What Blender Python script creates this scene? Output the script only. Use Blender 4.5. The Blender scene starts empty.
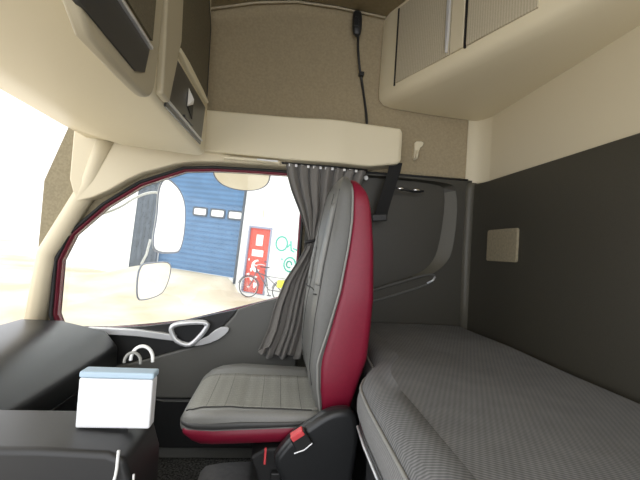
import bpy, bmesh, math, random
from mathutils import Vector, Matrix
random.seed(7)
PI = math.pi
SC = bpy.context.scene
COL = SC.collection

# ------------------------------------------------------------ camera, sky, exposure
F = 361.0
Yc = Vector((-40/F, -8/F, 1)).normalized()              # world axes seen in (right, up, forward) of the camera
Zc = Vector((.07, .9976, 0)); Zc = (Zc - Yc*Zc.dot(Yc)).normalized()
Xc = -Yc.cross(Zc)
if Xc.x < 0: Xc = -Xc
EYE = Vector((0, 0, 1.05))
cam_d = bpy.data.cameras.new('camera'); cam = bpy.data.objects.new('camera', cam_d); COL.objects.link(cam)
cam_d.sensor_fit = 'HORIZONTAL'; cam_d.sensor_width = 36; cam_d.lens = F/640*36; cam_d.clip_start = .02
R3 = Matrix(((Xc.x, Xc.y, -Xc.z), (Yc.x, Yc.y, -Yc.z), (Zc.x, Zc.y, -Zc.z)))
cam.matrix_world = Matrix.Translation(EYE) @ R3.to_4x4()
SC.camera = cam

w = bpy.data.worlds.new('overcast_sky'); SC.world = w; w.use_nodes = True
nt = w.node_tree; bg = nt.nodes['Background']
tc = nt.nodes.new('ShaderNodeTexCoord'); sp = nt.nodes.new('ShaderNodeSeparateXYZ'); rp = nt.nodes.new('ShaderNodeValToRGB')
nt.links.new(tc.outputs['Generated'], sp.inputs[0]); nt.links.new(sp.outputs['Z'], rp.inputs[0]); nt.links.new(rp.outputs[0], bg.inputs[0])
rp.color_ramp.elements[0].color = (.93, .95, 1, 1); rp.color_ramp.elements[1].color = (1, .99, .97, 1)
bg.inputs[1].default_value = 2.0
SC.view_settings.view_transform = 'Standard'; SC.view_settings.look = 'None'
SC.view_settings.gamma = 1; SC.view_settings.use_curve_mapping = False
SC.view_settings.exposure = 0.42

# ------------------------------------------------------------ materials
def mat(name, col, rough=.6, metal=0, noise=0, nscale=60, bump=0, bscale=400, col2=None, spec=.5, wave=None, sheen=0):
    m = bpy.data.materials.new(name); m.use_nodes = True; t = m.node_tree; b = t.nodes['Principled BSDF']
    b.inputs['Roughness'].default_value = rough; b.inputs['Metallic'].default_value = metal
    b.inputs['Specular IOR Level'].default_value = spec
    b.inputs['Sheen Weight'].default_value = sheen
    c = tuple(col)+(1,)
    co = t.nodes.new('ShaderNodeTexCoord')
    src = None
    if noise or col2:
        n = t.nodes.new('ShaderNodeTexNoise'); n.inputs['Scale'].default_value = nscale; n.inputs['Detail'].default_value = 5
        t.links.new(co.outputs['Object'], n.inputs['Vector'])
        r = t.nodes.new('ShaderNodeValToRGB'); r.color_ramp.elements[0].position = .35; r.color_ramp.elements[1].position = .65
        d = col2 if col2 else tuple(x*(1-noise) for x in col)
        r.color_ramp.elements[0].color = tuple(d)+(1,); r.color_ramp.elements[1].color = c
        t.links.new(n.outputs['Fac'], r.inputs[0]); src = r.outputs[0]
    hgt = None
    if wave:                                             # list of (direction vector, bands per metre, strength, colour factor)
        for (dv, per, st, cf) in wave:
            dp = t.nodes.new('ShaderNodeVectorMath'); dp.operation = 'DOT_PRODUCT'; dp.inputs[1].default_value = dv
            t.links.new(co.outputs['Object'], dp.inputs[0])
            mu = t.nodes.new('ShaderNodeMath'); mu.operation = 'MULTIPLY'; mu.inputs[1].default_value = per*2*PI
            t.links.new(dp.outputs['Value'], mu.inputs[0])
            si = t.nodes.new('ShaderNodeMath'); si.operation = 'SINE'; t.links.new(mu.outputs[0], si.inputs[0])
            mp = t.nodes.new('ShaderNodeMapRange'); mp.inputs['From Min'].default_value = -1; mp.inputs['To Min'].default_value = cf
            t.links.new(si.outputs[0], mp.inputs['Value'])
            mx = t.nodes.new('ShaderNodeMix'); mx.data_type = 'RGBA'; mx.blend_type = 'MULTIPLY'; mx.inputs['Factor'].default_value = 1
            if src: t.links.new(src, mx.inputs['A'])
            else: mx.inputs['A'].default_value = c
            t.links.new(mp.outputs[0], mx.inputs['B']); src = mx.outputs['Result']
            hgt = mp.outputs[0]
    if src: t.links.new(src, b.inputs['Base Color'])
    else: b.inputs['Base Color'].default_value = c
    if bump:
        n2 = t.nodes.new('ShaderNodeTexNoise'); n2.inputs['Scale'].default_value = bscale; n2.inputs['Detail'].default_value = 3
        t.links.new(co.outputs['Object'], n2.inputs['Vector'])
        bp = t.nodes.new('ShaderNodeBump'); bp.inputs['Strength'].default_value = bump; bp.inputs['Distance'].default_value = .002
        t.links.new(n2.outputs['Fac'], bp.inputs['Height']); t.links.new(bp.outputs[0], b.inputs['Normal'])
    return m
M = {}
M['cream'] = mat('cream_plastic', (.74, .665, .48), .5, bump=.05)
M['cream2'] = mat('beige_plastic', (.64, .57, .41), .55, bump=.05)
M['fabric'] = mat('headliner_fabric', (.30, .26, .175), .95, noise=.18, nscale=90, bump=.25, spec=.1)
M['fabric_l'] = mat('light_headliner_fabric', (.38, .315, .205), .95, noise=.15, nscale=90, bump=.25, spec=.1)
M['roof'] = mat('ceiling_fabric', (.50, .44, .32), .95, noise=.12, nscale=60, bump=.2, spec=.1)
M['olive'] = mat('dark_olive_plastic', (.050, .046, .034), .45, noise=.12, nscale=300, bump=.15, bscale=700)
M['olive_l'] = mat('olive_grey_plastic', (.105, .098, .075), .5, noise=.1, nscale=300, bump=.15)
M['trim'] = mat('grey_door_plastic', (.115, .115, .105), .5, noise=.08, nscale=300, bump=.15)
M['black'] = mat('black_plastic', (.02, .02, .02), .42, bump=.05)
M['dark'] = mat('charcoal_plastic', (.020, .021, .022), .32, bump=.08)
M['rubber'] = mat('black_rubber', (.012, .012, .012), .6)
M['maroon'] = mat('maroon_paint', (.16, .015, .03), .25)
M['silver'] = mat('satin_silver', (.78, .79, .80), .32, metal=.45)
M['chrome'] = mat('chrome', (.85, .85, .85), .12, metal=1)
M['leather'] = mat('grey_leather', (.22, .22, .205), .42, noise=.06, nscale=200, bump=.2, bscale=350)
M['leather_shaded'] = mat('shaded_backrest_leather', (.135, .135, .125), .42, noise=.06, nscale=200, bump=.2, bscale=350)  # darker copy of the grey leather: backrest shade put into the colour
M['beige_shaded'] = mat('shaded_beige_plastic', (.44, .39, .275), .55, bump=.05)  # beige plastic with the shade on the shelf front painted in
M['leather_d'] = mat('dark_grey_leather', (.06, .06, .058), .45, bump=.2)
M['seatfab'] = mat('seat_fabric', (.36, .36, .325), .9, noise=.2, nscale=260, bump=.3, spec=.15,
                   wave=[((1, 0, 0), 24, 0, .9), ((0, 1, 0), 60, 0, .93)])
M['red'] = mat('red_vinyl', (.225, .008, .030), .42, noise=.08, nscale=100, bump=.1)
M['button'] = mat('red_button', (.75, .08, .09), .4)
M['seam'] = mat('seam_thread', (.05, .05, .048), .8)
M['piping'] = mat('grey_piping', (.26, .26, .24), .7)
M['curtain'] = mat('curtain_cloth', (.19, .18, .165), .9, noise=.1, nscale=300, spec=.15, sheen=.2)
M['mattress'] = mat('mattress_cloth', (.235, .237, .235), .95, noise=.1, nscale=14, spec=.1, bump=.2,
                    wave=[((.55, 1, 0), 125, 0, .55), ((1, -.55, 0), 70, 0, .85)])
M['sheetside'] = mat('mattress_side_cloth', (.25, .25, .245), .95, noise=.12, nscale=200, spec=.1,
                     wave=[((0, 1, .3), 140, 0, .75)])
M['ribbed'] = mat('ribbed_fabric', (.56, .50, .37), .95, noise=.1, nscale=200, spec=.1, wave=[((.41, -.91, 0), 95, 0, .82)])
M['locker'] = mat('locker_door_fabric', (.155, .135, .092), .95, noise=.2, nscale=200, spec=.1)
M['tray'] = mat('dark_tray_plastic', (.035, .037, .038), .3)
M['webbing'] = mat('belt_webbing', (.008, .008, .008), .8, wave=[((1, 0, 0), 200, 0, .6)])
M['carpet'] = mat('floor_carpet', (.11, .112, .108), 1, col2=(.010, .010, .010), nscale=110, bump=.8, bscale=150, spec=.1)
M['step'] = mat('grey_step_plastic', (.13, .13, .13), .6, noise=.2, nscale=50)
M['paper'] = mat('white_paper', (.88, .89, .9), .6)
M['blue'] = mat('pale_blue_band', (.42, .55, .66), .5)
M['white'] = mat('white_plastic', (.8, .8, .78), .4)
M['mirror'] = mat('mirror_glass', (.92, .92, .9), .02, metal=1)
M['housing'] = mat('mirror_housing', (.6, .6, .6), .4)
M['render'] = mat('white_render', (.86, .86, .86), .9, noise=.05, nscale=2)
M['garage'] = mat('blue_garage_paint', (.105, .215, .39), .55, noise=.15, nscale=3, wave=[((0, 0, 1), 6.5, 0, .78)])
M['cladding'] = mat('dark_cladding', (.10, .12, .15), .6, noise=.3, nscale=5, wave=[((1, 0, 0), 4.5, 0, .7)])
M['winpane'] = mat('milky_pane', (.88, .88, .84), .3)
M['doorred'] = mat('red_door_paint', (.70, .095, .065), .5, noise=.1, nscale=4)
M['doorframe'] = mat('grey_blue_frame', (.28, .30, .40), .6)
M['teal'] = mat('teal_spray_paint', (.12, .50, .40), .8)
M['rust'] = mat('rust_mark', (.6, .45, .35), .8)
M['ground'] = mat('concrete_yard', (.70, .64, .54), .95, col2=(.50, .42, .30), nscale=.6)
M['darksteel'] = mat('bicycle_paint', (.12, .12, .14), .4, metal=.3)
M['tyre'] = mat('tyre_rubber', (.05, .05, .05), .8)
M['yellow'] = mat('yellow_bag', (.8, .75, .08), .6)
g = bpy.data.materials.new('window_glass'); g.use_nodes = True; t = g.node_tree
for n in list(t.nodes): t.nodes.remove(n)
o_ = t.nodes.new('ShaderNodeOutputMaterial'); mx_ = t.nodes.new('ShaderNodeMixShader'); tr_ = t.nodes.new('ShaderNodeBsdfTransparent'); gl_ = t.nodes.new('ShaderNodeBsdfGlossy')
fr_ = t.nodes.new('ShaderNodeFresnel'); fr_.inputs[0].default_value = 1.3; gl_.inputs['Roughness'].default_value = .02
tr_.inputs[0].default_value = (.95, .97, .96, 1)
t.links.new(fr_.outputs[0], mx_.inputs[0]); t.links.new(tr_.outputs[0], mx_.inputs[1]); t.links.new(gl_.outputs[0], mx_.inputs[2]); t.links.new(mx_.outputs[0], o_.inputs[0])
M['glass'] = g

# ------------------------------------------------------------ helpers
BASE = {}
def obj(name, bm, m, parent=None, smooth=False, bevel=0, solid=0, sub=0, kind=None):
    if parent is not None:
        root = parent
        while root.parent: root = root.parent
        off = BASE.get(root.name, Vector((0, 0, 0)))
        bmesh.ops.translate(bm, verts=bm.verts, vec=-off)
    bmesh.ops.recalc_face_normals(bm, faces=bm.faces)
    me = bpy.data.meshes.new(name); bm.to_mesh(me); bm.free()
    me.materials.append(M[m])
    o = bpy.data.objects.new(name, me); COL.objects.link(o)
    if smooth:
        for p in me.polygons: p.use_smooth = True
    if solid:
        s = o.modifiers.new('solid', 'SOLIDIFY'); s.thickness = solid; s.offset = 0
    if bevel:
        b = o.modifiers.new('bevel', 'BEVEL'); b.width = bevel; b.segments = 3; b.limit_method = 'ANGLE'; b.angle_limit = math.radians(40)
        for p in me.polygons: p.use_smooth = True
        b.harden_normals = True
    if sub:
        s = o.modifiers.new('sub', 'SUBSURF'); s.levels = sub; s.render_levels = sub
    if parent is not None: o.parent = parent
    if kind: o['kind'] = kind
    return o
def thing(name, label, cat, loc, group=None, kind=None):
    o = bpy.data.objects.new(name, None); COL.objects.link(o); o.location = loc; o.empty_display_size = .05
    BASE[o.name] = Vector(loc)
    if kind: o['kind'] = kind
    else: o['label'] = label; o['category'] = cat
    if group: o['group'] = group
    return o
def tag(o, label, cat, group=None):
    o['label'] = label; o['category'] = cat
    if group: o['group'] = group
    return o
def B(): return bmesh.new()
def prism(bm, pts, a0, a1, axis='y'):
    def v(p, a):
        if axis == 'y': return Vector((p[0], a, p[1]))
        if axis == 'z': return Vector((p[0], p[1], a))
        return Vector((a, p[0], p[1]))
    A_ = [bm.verts.new(v(p, a0)) for p in pts]; B_ = [bm.verts.new(v(p, a1)) for p in pts]
    bm.faces.new(A_); bm.faces.new(B_[::-1]); n = len(pts)
    for i in range(n): bm.faces.new((A_[i], A_[(i+1) % n], B_[(i+1) % n], B_[i]))
    return bm
def box(bm, x0, x1, y0, y1, z0, z1):
    return prism(bm, [(x0, z0), (x1, z0), (x1, z1), (x0, z1)], y0, y1)
def obox(bm, c, ax, ay, az, sx, sy, sz):                 # oriented box: centre, axes, full sizes
    c = Vector(c); vs = []
    for i in (-1, 1):
        for j in (-1, 1):
            for k in (-1, 1): vs.append(bm.verts.new(c+ax*(i*sx/2)+ay*(j*sy/2)+az*(k*sz/2)))
    for q in ((0, 1, 3, 2), (4, 6, 7, 5), (0, 4, 5, 1), (2, 3, 7, 6), (0, 2, 6, 4), (1, 5, 7, 3)): bm.faces.new([vs[i] for i in q])
    return bm
def tube(bm, pts, r, n=8, closed=False):
    pts = [Vector(p) for p in pts]; N = len(pts); rings = []; up = None
    for i, p in enumerate(pts):
        if closed: d = pts[(i+1) % N]-pts[i-1]
        else: d = pts[min(i+1, N-1)]-pts[max(i-1, 0)]
        d.normalize()
        if up is None:
            up = Vector((0, 0, 1)) if abs(d.z) < .9 else Vector((1, 0, 0))
        s = d.cross(up)
        if s.length < 1e-5: s = d.cross(Vector((1, 0, .3)))
        s.normalize(); up = s.cross(d).normalized()
        rr = r[i] if isinstance(r, (list, tuple)) else r
        rings.append([bm.verts.new(p+(s*math.cos(a)+up*math.sin(a))*rr) for a in [2*PI*k/n for k in range(n)]])
    for i in range(N if closed else N-1):
        a, b = rings[i], rings[(i+1) % N]
        for k in range(n): bm.faces.new((a[k], a[(k+1) % n], b[(k+1) % n], b[k]))
    if not closed: bm.faces.new(rings[0][::-1]); bm.faces.new(rings[-1])
    return bm
def loft(bm, rings, cap=True):
    R = [[bm.verts.new(p) for p in r] for r in rings]; n = len(R[0])
    for a, b in zip(R, R[1:]):
        for k in range(n): bm.faces.new((a[k], a[(k+1) % n], b[(k+1) % n], b[k]))
    if cap: bm.faces.new(R[0][::-1]); bm.faces.new(R[-1])
    return bm
def grid(bm, rows):
    R = [[bm.verts.new(p) for p in r] for r in rows]
    for a, b in zip(R, R[1:]):
        for k in range(len(a)-1): bm.faces.new((a[k], a[k+1], b[k+1], b[k]))
    return bm
def lerp(tab, t):
    if t <= tab[0][0]: return tab[0][1]
    for (a, va), (b, vb) in zip(tab, tab[1:]):
        if t <= b: return va+(vb-va)*(t-a)/(b-a)
    return tab[-1][1]
def sm(pts, k=2, closed=True):                           # Chaikin rounding of a 2D/3D outline
    for _ in range(k):
        q = []; n = len(pts)
        for i in range(n if closed else n-1):
            a, b = pts[i], pts[(i+1) % n]
            q.append(tuple(x*.75+y*.25 for x, y in zip(a, b))); q.append(tuple(x*.25+y*.75 for x, y in zip(a, b)))
        if not closed: q = [pts[0]]+q+[pts[-1]]
        pts = q
    return pts
def rrect(x0, z0, x1, z1, r, n=5):
    out = []
    for cx, cz, a0 in ((x1-r, z1-r, 0), (x0+r, z1-r, 90), (x0+r, z0+r, 180), (x1-r, z0+r, 270)):
        for k in range(n+1):
            a = math.radians(a0+90*k/n); out.append((cx+r*math.cos(a), cz+r*math.sin(a)))
    return out
def plate_holes(bm, outer, holes, y0, y1):               # slab in the xz plane with holes
    loops = []
    for y in (y0, y1):
        es = []; lv = []
        for lp in [outer]+holes:
            vs = [bm.verts.new((p[0], y, p[1])) for p in lp]; lv.append(vs)
            es += [bm.edges.new((vs[i], vs[(i+1) % len(vs)])) for i in range(len(vs))]
        bmesh.ops.triangle_fill(bm, edges=es, use_beauty=True, use_dissolve=False); loops.append(lv)
    for a, b in zip(*loops):
        n = len(a)
        for i in range(n): bm.faces.new((a[i], a[(i+1) % n], b[(i+1) % n], b[i]))
    return bm
def ring_band(bm, inner, outer, y0, y1):                 # frame between two outlines of equal count
    n = len(inner)
    V = [[bm.verts.new((p[0], y, p[1])) for p in lp] for lp, y in ((inner, y0), (outer, y0), (outer, y1), (inner, y1))]
    for a in range(4):
        p, q = V[a], V[(a+1) % 4]
        for i in range(n): bm.faces.new((p[i], p[(i+1) % n], q[(i+1) % n], q[i]))
    return bm
def offset(poly, d):
    n = len(poly); out = []
    area = sum(poly[i][0]*poly[(i+1) % n][1]-poly[(i+1) % n][0]*poly[i][1] for i in range(n))
    s = 1 if area > 0 else -1
    for i in range(n):
        a = Vector(poly[i-1]); b = Vector(poly[i]); c = Vector(poly[(i+1) % n])
        e1 = (b-a).normalized(); e2 = (c-b).normalized(); n1 = Vector((e1.y, -e1.x))*s; n2 = Vector((e2.y, -e2.x))*s
        m = (n1+n2); m = m.normalized() if m.length > 1e-6 else n1
        out.append(tuple(b+m*(d/max(.5, m.dot(n1)))))
    return out
def superring(cx, cy, hx, hy, n=40, e=3.2):
    out = []
    for k in range(n):
        a = 2*PI*k/n; c, s = math.cos(a), math.sin(a)
        out.append((cx+hx*math.copysign(abs(c)**(2/e), c), cy+hy*math.copysign(abs(s)**(2/e), s)))
    return out

# ------------------------------------------------------------ the cab shell
def struct(name, bm, m, **k): return obj(name, bm, m, kind='structure', **k)
YW = 1.85                                                # inner face of the passenger side
struct('floor', box(B(), -1.15, 1.05, -.6, 1.95, -.06, 0), 'carpet')
# ceiling, gently arched along the cab
cz = [(-1.2, 2.02), (-.75, 2.12), (-.42, 2.205), (-.2, 2.27), (0, 2.305), (.2, 2.305), (.44, 2.286), (.75, 2.26), (1.05, 2.22)]
prof = [(x, lerp(cz, x)) for x in [-1.2+i*.075 for i in range(31)]]
struct('ceiling', prism(B(), prof+[(x, z+.05) for x, z in prof[::-1]], -.6, 1.9), 'roof', smooth=True, bevel=0)
# window opening of the passenger door (x, z)
WIN = [(.095, .84), (.095, 1.20), (.10, 1.40), (.07, 1.436), (-.15, 1.432), (-.36, 1.424), (-.50, 1.408), (-.60, 1.365), (-.705, 1.318), (-.86, 1.20), (-1.0, 1.05),
       (-1.05, .92), (-1.05, .66), (-1.02, .59), (-.8, .60), (-.62, .622), (-.45, .648), (-.31, .69), (-.14, .742), (.03, .795)]
# outer side wall (body of the cab): slab with the window hole
outer = [(-1.15, 0), (1.06, 0), (1.06, 2.24), (.44, 2.29), (.1, 2.32), (-.2, 2.28), (-.42, 2.21), (-.75, 2.13), (-.9, 2.07), (-1.15, 1.3)]
struct('wall_passenger_side', plate_holes(B(), outer, [WIN], 1.87, 1.90), 'fabric')
wn = thing('window_1', '', '', (-.45, 1.89, .6), kind='structure')
obj('maroon_sill', ring_band(B(), offset(WIN, -.006), offset(WIN, .004), 1.858, 1.912), 'maroon', wn, smooth=True)
obj('rubber_seal', ring_band(B(), offset(WIN, .002), offset(WIN, .014), 1.846, 1.875), 'rubber', wn, smooth=True)
obj('outer_seal', ring_band(B(), offset(WIN, -.006), offset(WIN, .004), 1.905, 1.914), 'rubber', wn, smooth=True)
obj('pane', prism(B(), offset(WIN, -.004), 1.9062, 1.910), 'glass', wn)
# front header, windscreen pillar and roof front
struct('trim_1', prism(B(), sm([(.46, 1.47), (.46, 1.66), (-1.0, 1.66), (-1.0, 1.19), (-.86, 1.24), (-.705, 1.355), (-.60, 1.395), (-.50, 1.435), (-.36, 1.452), (-.15, 1.458), (.05, 1.462)], 1), 1.80, 1.872), 'cream2', bevel=.008)
bm = B(); tube(bm, [(-1.13, 1.86, .55), (-1.10, 1.86, .95), (-.93, 1.84, 1.28), (-.84, 1.82, 1.55)], [.05, .045, .045, .05], 10)
struct('trim_2', bm, 'cream2', smooth=True)
# rear wall of the sleeper: dark below, beige above
struct('wall_rear', box(B(), 1.04, 1.08, -.6, 1.9, 0, 2.26), 'cream2')
bm = B(); prism(bm, sm([(1.045, -.6), (1.045, 1.86), (.985, 1.86), (1.0, 1.80), (1.012, 1.70), (1.012, -.6)], 1), .55, 1.455, 'z')
struct('trim_3', bm, 'olive', smooth=False, bevel=.006)
# rounded pilaster in the corner
bm = B()
rows = []
for z, dx in ((.6, .012), (.84, .006), (1.1, 0), (1.3, 0), (1.43, 0), (1.462, .008)):
    rows.append([(x+dx, y, z) for x, y in superring(.985, 1.835, .026, .035, 16, 2.6)])
loft(bm, rows); struct('trim_4', bm, 'olive_l', smooth=True)
# bunk side lining, recessed niche with a rounded corner and a little tray
REC = sm([(.16, .71), (.49, .855), (.74, .935), (.86, 1.0), (.915, 1.10), (.925, 1.43), (.83, 1.462), (.16, 1.455)], 2)
INN = sm([(.17, .725), (.49, .868), (.70, .94), (.80, 1.0), (.85, 1.10), (.875, 1.42), (.81, 1.457), (.17, 1.450)], 2)
bm = plate_holes(B(), [(.12, .0), (1.03, .0), (1.03, 1.478), (.40, 1.468), (.12, 1.47)], [REC], 1.822, 1.826)
n = len(REC)
a = [bm.verts.new((p[0], 1.824, p[1])) for p in REC]; b = [bm.verts.new((p[0], 1.862, p[1])) for p in INN]
for i in range(n): bm.faces.new((a[i], a[(i+1) % n], b[(i+1) % n], b[i]))
bm.faces.new(b)
struct('trim_5', bm, 'olive')
# niche bevel again in paler plastic, its soft light put into the colour
bm = B(); k0 = [i for i, p in enumerate(REC) if p[0] > .74 and p[1] > .93 and p[1] < 1.43]
va = [bm.verts.new((REC[i][0]-.002, 1.823, REC[i][1])) for i in k0]; vb = [bm.verts.new((INN[i][0]-.002, 1.859, INN[i][1])) for i in k0]
for i in range(len(k0)-1): bm.faces.new((va[i], va[i+1], vb[i+1], vb[i]))
struct('trim_6', bm, 'olive_l', smooth=True)
# horizontal ledge line where lining meets the upholstery
bm = B(); tube(bm, [(.12, 1.823, 1.472), (.40, 1.823, 1.47), (.70, 1.823, 1.475), (.97, 1.823, 1.478)], .006, 6)
struct('trim_7', bm, 'rubber', smooth=True)
# upper side upholstery with a soft dished field, and the beige corner column
def ypanel(x, z):
    d = max(0, 1-((x-.02)/.36)**2)*max(0, 1-((z-1.95)/.26)**2)
    return 1.838+.03*d
rows = []
for j in range(25):
    tz = j/24; row = []
    for i in range(41):
        x = -.44+i*(.985+.44)/40; z0 = 1.472; z1 = lerp(cz, x)+.01; z = z0+(z1-z0)*tz
        row.append((x, ypanel(x, z)-.03*max(0, (tz-.93)/.07)**2, z))
    rows.append(row)
struct('trim_8', grid(B(), rows), 'fabric_l', smooth=True, solid=.004)
bm = B(); tube(bm, [(-.43, 1.80, 2.20), (-.2, 1.80, 2.265), (0, 1.80, 2.298), (.2, 1.80, 2.298), (.46, 1.80, 2.28)], .006, 6); struct('trim_9', bm, 'roof', smooth=True)
bm = prism(B(), [(.962, 1.86), (.962, 1.832), (.985, 1.828), (1.01, 1.812), (1.028, 1.785), (1.039, 1.74), (1.045, 1.70), (1.06, 1.70), (1.06, 1.86)], 1.462, 1.83, 'z')
struct('trim_10', bm, 'cream2', bevel=.004)

# ------------------------------------------------------------ passenger door
dr = thing('door_1', '', '', (-.4, 1.86, 0), kind='structure')
sill = [(.03, .795), (-.14, .742), (-.31, .69), (-.45, .648), (-.62, .622), (-.8, .60), (-1.02, .59)]
lowp = [(p[0], p[1]-.012) for p in sill]
bm = B(); prism(bm, [(.13, .002), (.13, .835)]+[(p[0], p[1]+.004) for p in sill]+[(-1.08, .58), (-1.08, .002)], 1.835, 1.868); obj('door_panel', bm, 'trim', dr, bevel=.005)
# raised grey trim that sweeps below the black switch panel
sweep = sm([(-.20, .705), (-.25, .645), (-.285, .60), (-.36, .555), (-.46, .525), (-.62, .472), (-.82, .42), (-1.06, .38)], 2, False)
bm = B(); prism(bm, [(.12, .33), (.12, .835), (.03, .808), (-.06, .781), (-.185, .736)]+list(sweep)+[(-1.06, .30), (-.42, .30)], 1.80, 1.838); obj('upper_trim', bm, 'trim', dr, bevel=.01)
bm = B(); prism(bm, [(-.19, .733), (-.215, .70)]+[(x-.006, z+.006) for x, z in sweep[1:]]+[(-1.06, .600), (-.8, .612), (-.62, .633), (-.45, .660), (-.31, .702)], 1.812, 1.838); obj('switch_panel', bm, 'black', dr, bevel=.006)
bm = B(); prism(bm, [(.12, .06), (.12, .325), (-.40, .295), (-1.06, .295), (-1.06, .06)], 1.815, 1.838); obj('lower_trim', bm, 'dark', dr, bevel=.01)
bm = B(); tube(bm, [(-1.06, 1.808, .38), (-.75, 1.808, .345), (-.56, 1.808, .30), (-.50, 1.808, .285), (-.1, 1.808, .29)], .0035, 6); obj('seam_strip', bm, 'trim', dr, smooth=True)
hd = obj('door_handle', loft(B(), [[(x, 1.795+dy, z+dz) for dy, dz in ((-.008, -s), (.014, -s), (.014, s), (-.008, s))] for x, z, s in ((-.86, .61, .014), (-.64, .607, .016), (-.52, .596, .016), (-.46, .588, .013))]), 'silver', dr, bevel=.004)
loop = sm([(-.315, .675), (-.44, .664), (-.488, .645), (-.475, .605), (-.452, .575), (-.40, .560), (-.375, .572), (-.322, .640)], 2)
obj('pull_loop', tube(B(), [(x, 1.782, z) for x, z in loop], .012, 8, True), 'silver', hd, smooth=True)
bm = B(); prism(bm, sm([(-.33, .590), (-.268, .650), (-.215, .655), (-.222, .625), (-.275, .582), (-.36, .555), (-.44, .553), (-.43, .562)], 1), 1.785, 1.80); obj('handle_plate', bm, 'silver', hd, bevel=.004)
bm = B(); prism(bm, sm([(-.33, .655), (-.44, .65), (-.465, .62), (-.44, .585), (-.40, .575), (-.34, .63)], 1), 1.80, 1.811); obj('handle_recess', bm, 'dark', hd)

# ------------------------------------------------------------ cream side panel above the door
sp_ = thing('side_header_panel', 'long cream plastic panel above the passenger window and curtain', 'wall panel', (.1, 1.8, 1.5))
top = [(-.38, 1.683), (.0, 1.687), (.2, 1.69), (.555, 1.683)]
def yf(x): return lerp([(-.40, 1.765), (.05, 1.745), (.20, 1.722), (.26, 1.716), (.34, 1.722), (.55, 1.725), (.58, 1.74)], x)
rings = []
for i in range(33):
    x = -.40+(.565+.40)*(1-(1-i/32)**2.2)
    e = min(1, (.565-x)/.022+.001); e = math.sqrt(max(0, 1-(1-e)**2)) if e < 1 else 1
    zt = lerp([(-.44, 1.688), (.2, 1.692), (.565, 1.682)], x)-.022*(1-e); zb = lerp([(-.44, 1.49), (.0, 1.482), (.41, 1.479), (.55, 1.505)], x)+.022*(1-e)
    y = yf(x)
    rings.append([(x, y+.006, zb), (x, y, zb+.006), (x, y, zt-.006), (x, y+.006, zt), (x, 1.835, zt), (x, 1.835, zb)])
obj('panel', loft(B(), rings), 'cream', sp_, smooth=False, bevel=.002)
obj('lower_rail', box(B(), -.30, -.03, 1.762, 1.80, 1.462, 1.474), 'cream', sp_, bevel=.003)
obj('light_strip', box(B(), -.14, -.04, 1.755, 1.762, 1.466, 1.473), 'white', sp_)

# ------------------------------------------------------------ front overhead shelf with lockers (upper left)
sh = thing('front_overhead_shelf', 'beige overhead shelf unit above the windscreen with lockers and dark trays', 'overhead shelf', (-.6, 1.2, 1.45))
XF = -.36
side = []
bm = B()
# body: section in xz swept from camera side to the passenger side
sec = [(XF-.03, 1.43), (XF-.008, 1.433), (XF, 1.445), (XF, 1.62), (XF-.02, 2.17), (-.95, 2.03), (-1.02, 1.62), (-.93, 1.50), (-.70, 1.445)]
rings = []
for y in (.15, .6, 1.0, 1.4, 1.62, 1.68, 1.72, 1.78):
    k = max(0, y-1.62)
    rings.append([(x-(.05*k/.16 if x > -.5 else 0), y, z+(.05*k/.16 if z < 1.5 else 0)) for x, z in sec])
loft(bm, rings); obj('shelf_body', bm, 'cream', sh, bevel=.012)
def facex(bm, pts, d0, d1):                              # prism on the rear-facing side; pts are (y, z)
    def fx(z): return XF-.036*max(0, z-1.62)
    A_ = [bm.verts.new((fx(z)+d0, y, z)) for y, z in pts]; B_ = [bm.verts.new((fx(z)+d1, y, z)) for y, z in pts]
    bm.faces.new(A_); bm.faces.new(B_[::-1]); n = len(pts)
    for i in range(n): bm.faces.new((A_[i], A_[(i+1) % n], B_[(i+1) % n], B_[i]))
    return bm
# module beside the door
ld = obj('locker_door', facex(B(), [(1.15, 1.665), (1.575, 1.665), (1.60, 1.99), (1.50, 2.16), (1.15, 2.16)], -.002, .006), 'locker', sh, bevel=.003)
obj('door_edge', facex(B(), [(1.578, 1.665), (1.584, 1.665), (1.609, 1.99), (1.51, 2.165), (1.503, 2.16), (1.601, 1.99)], -.002, .007), 'rubber', ld)
obj('handle_strip', facex(B(), sm([(1.14, 1.622), (1.57, 1.638), (1.57, 1.660), (1.14, 1.655)], 1), -.002, .016), 'cream', ld, bevel=.004)
tr = obj('tray', facex(B(), [(1.075, 1.435), (1.53, 1.455), (1.565, 1.625), (1.10, 1.61)], -.002, .005), 'tray', sh, bevel=.003)
obj('tray_rim', facex(B(), [(1.07, 1.452), (1.535, 1.470), (1.537, 1.476), (1.072, 1.458)], .004, .010), 'silver', tr)
bm = B(); v = [bm.verts.new(p) for p in ((XF+.007, 1.285, 1.585), (XF+.007, 1.36, 1.555), (XF+.007, 1.285, 1.52), (XF+.024, 1.30, 1.55))]
bm.faces.new((v[0], v[1], v[3])); bm.faces.new((v[1], v[2], v[3])); bm.faces.new((v[2], v[0], v[3])); bm.faces.new((v[0], v[2], v[1]))
obj('latch', bm, 'silver', tr)
obj('latch_recess', facex(B(), [(1.285, 1.52), (1.36, 1.553), (1.36, 1.50)], .004, .0075), 'rubber', tr)
obj('label_lip', facex(B(), [(1.25, 1.470), (1.37, 1.478), (1.37, 1.486), (1.25, 1.478)], .004, .012), 'dark', tr, bevel=.002)
# divider post
obj('divider', facex(B(), [(1.0, 1.44), (1.062, 1.44), (1.135, 1.66), (1.14, 2.165), (1.02, 2.165), (.985, 1.7)], -.002, .020), 'beige_shaded', sh, bevel=.008)
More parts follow.
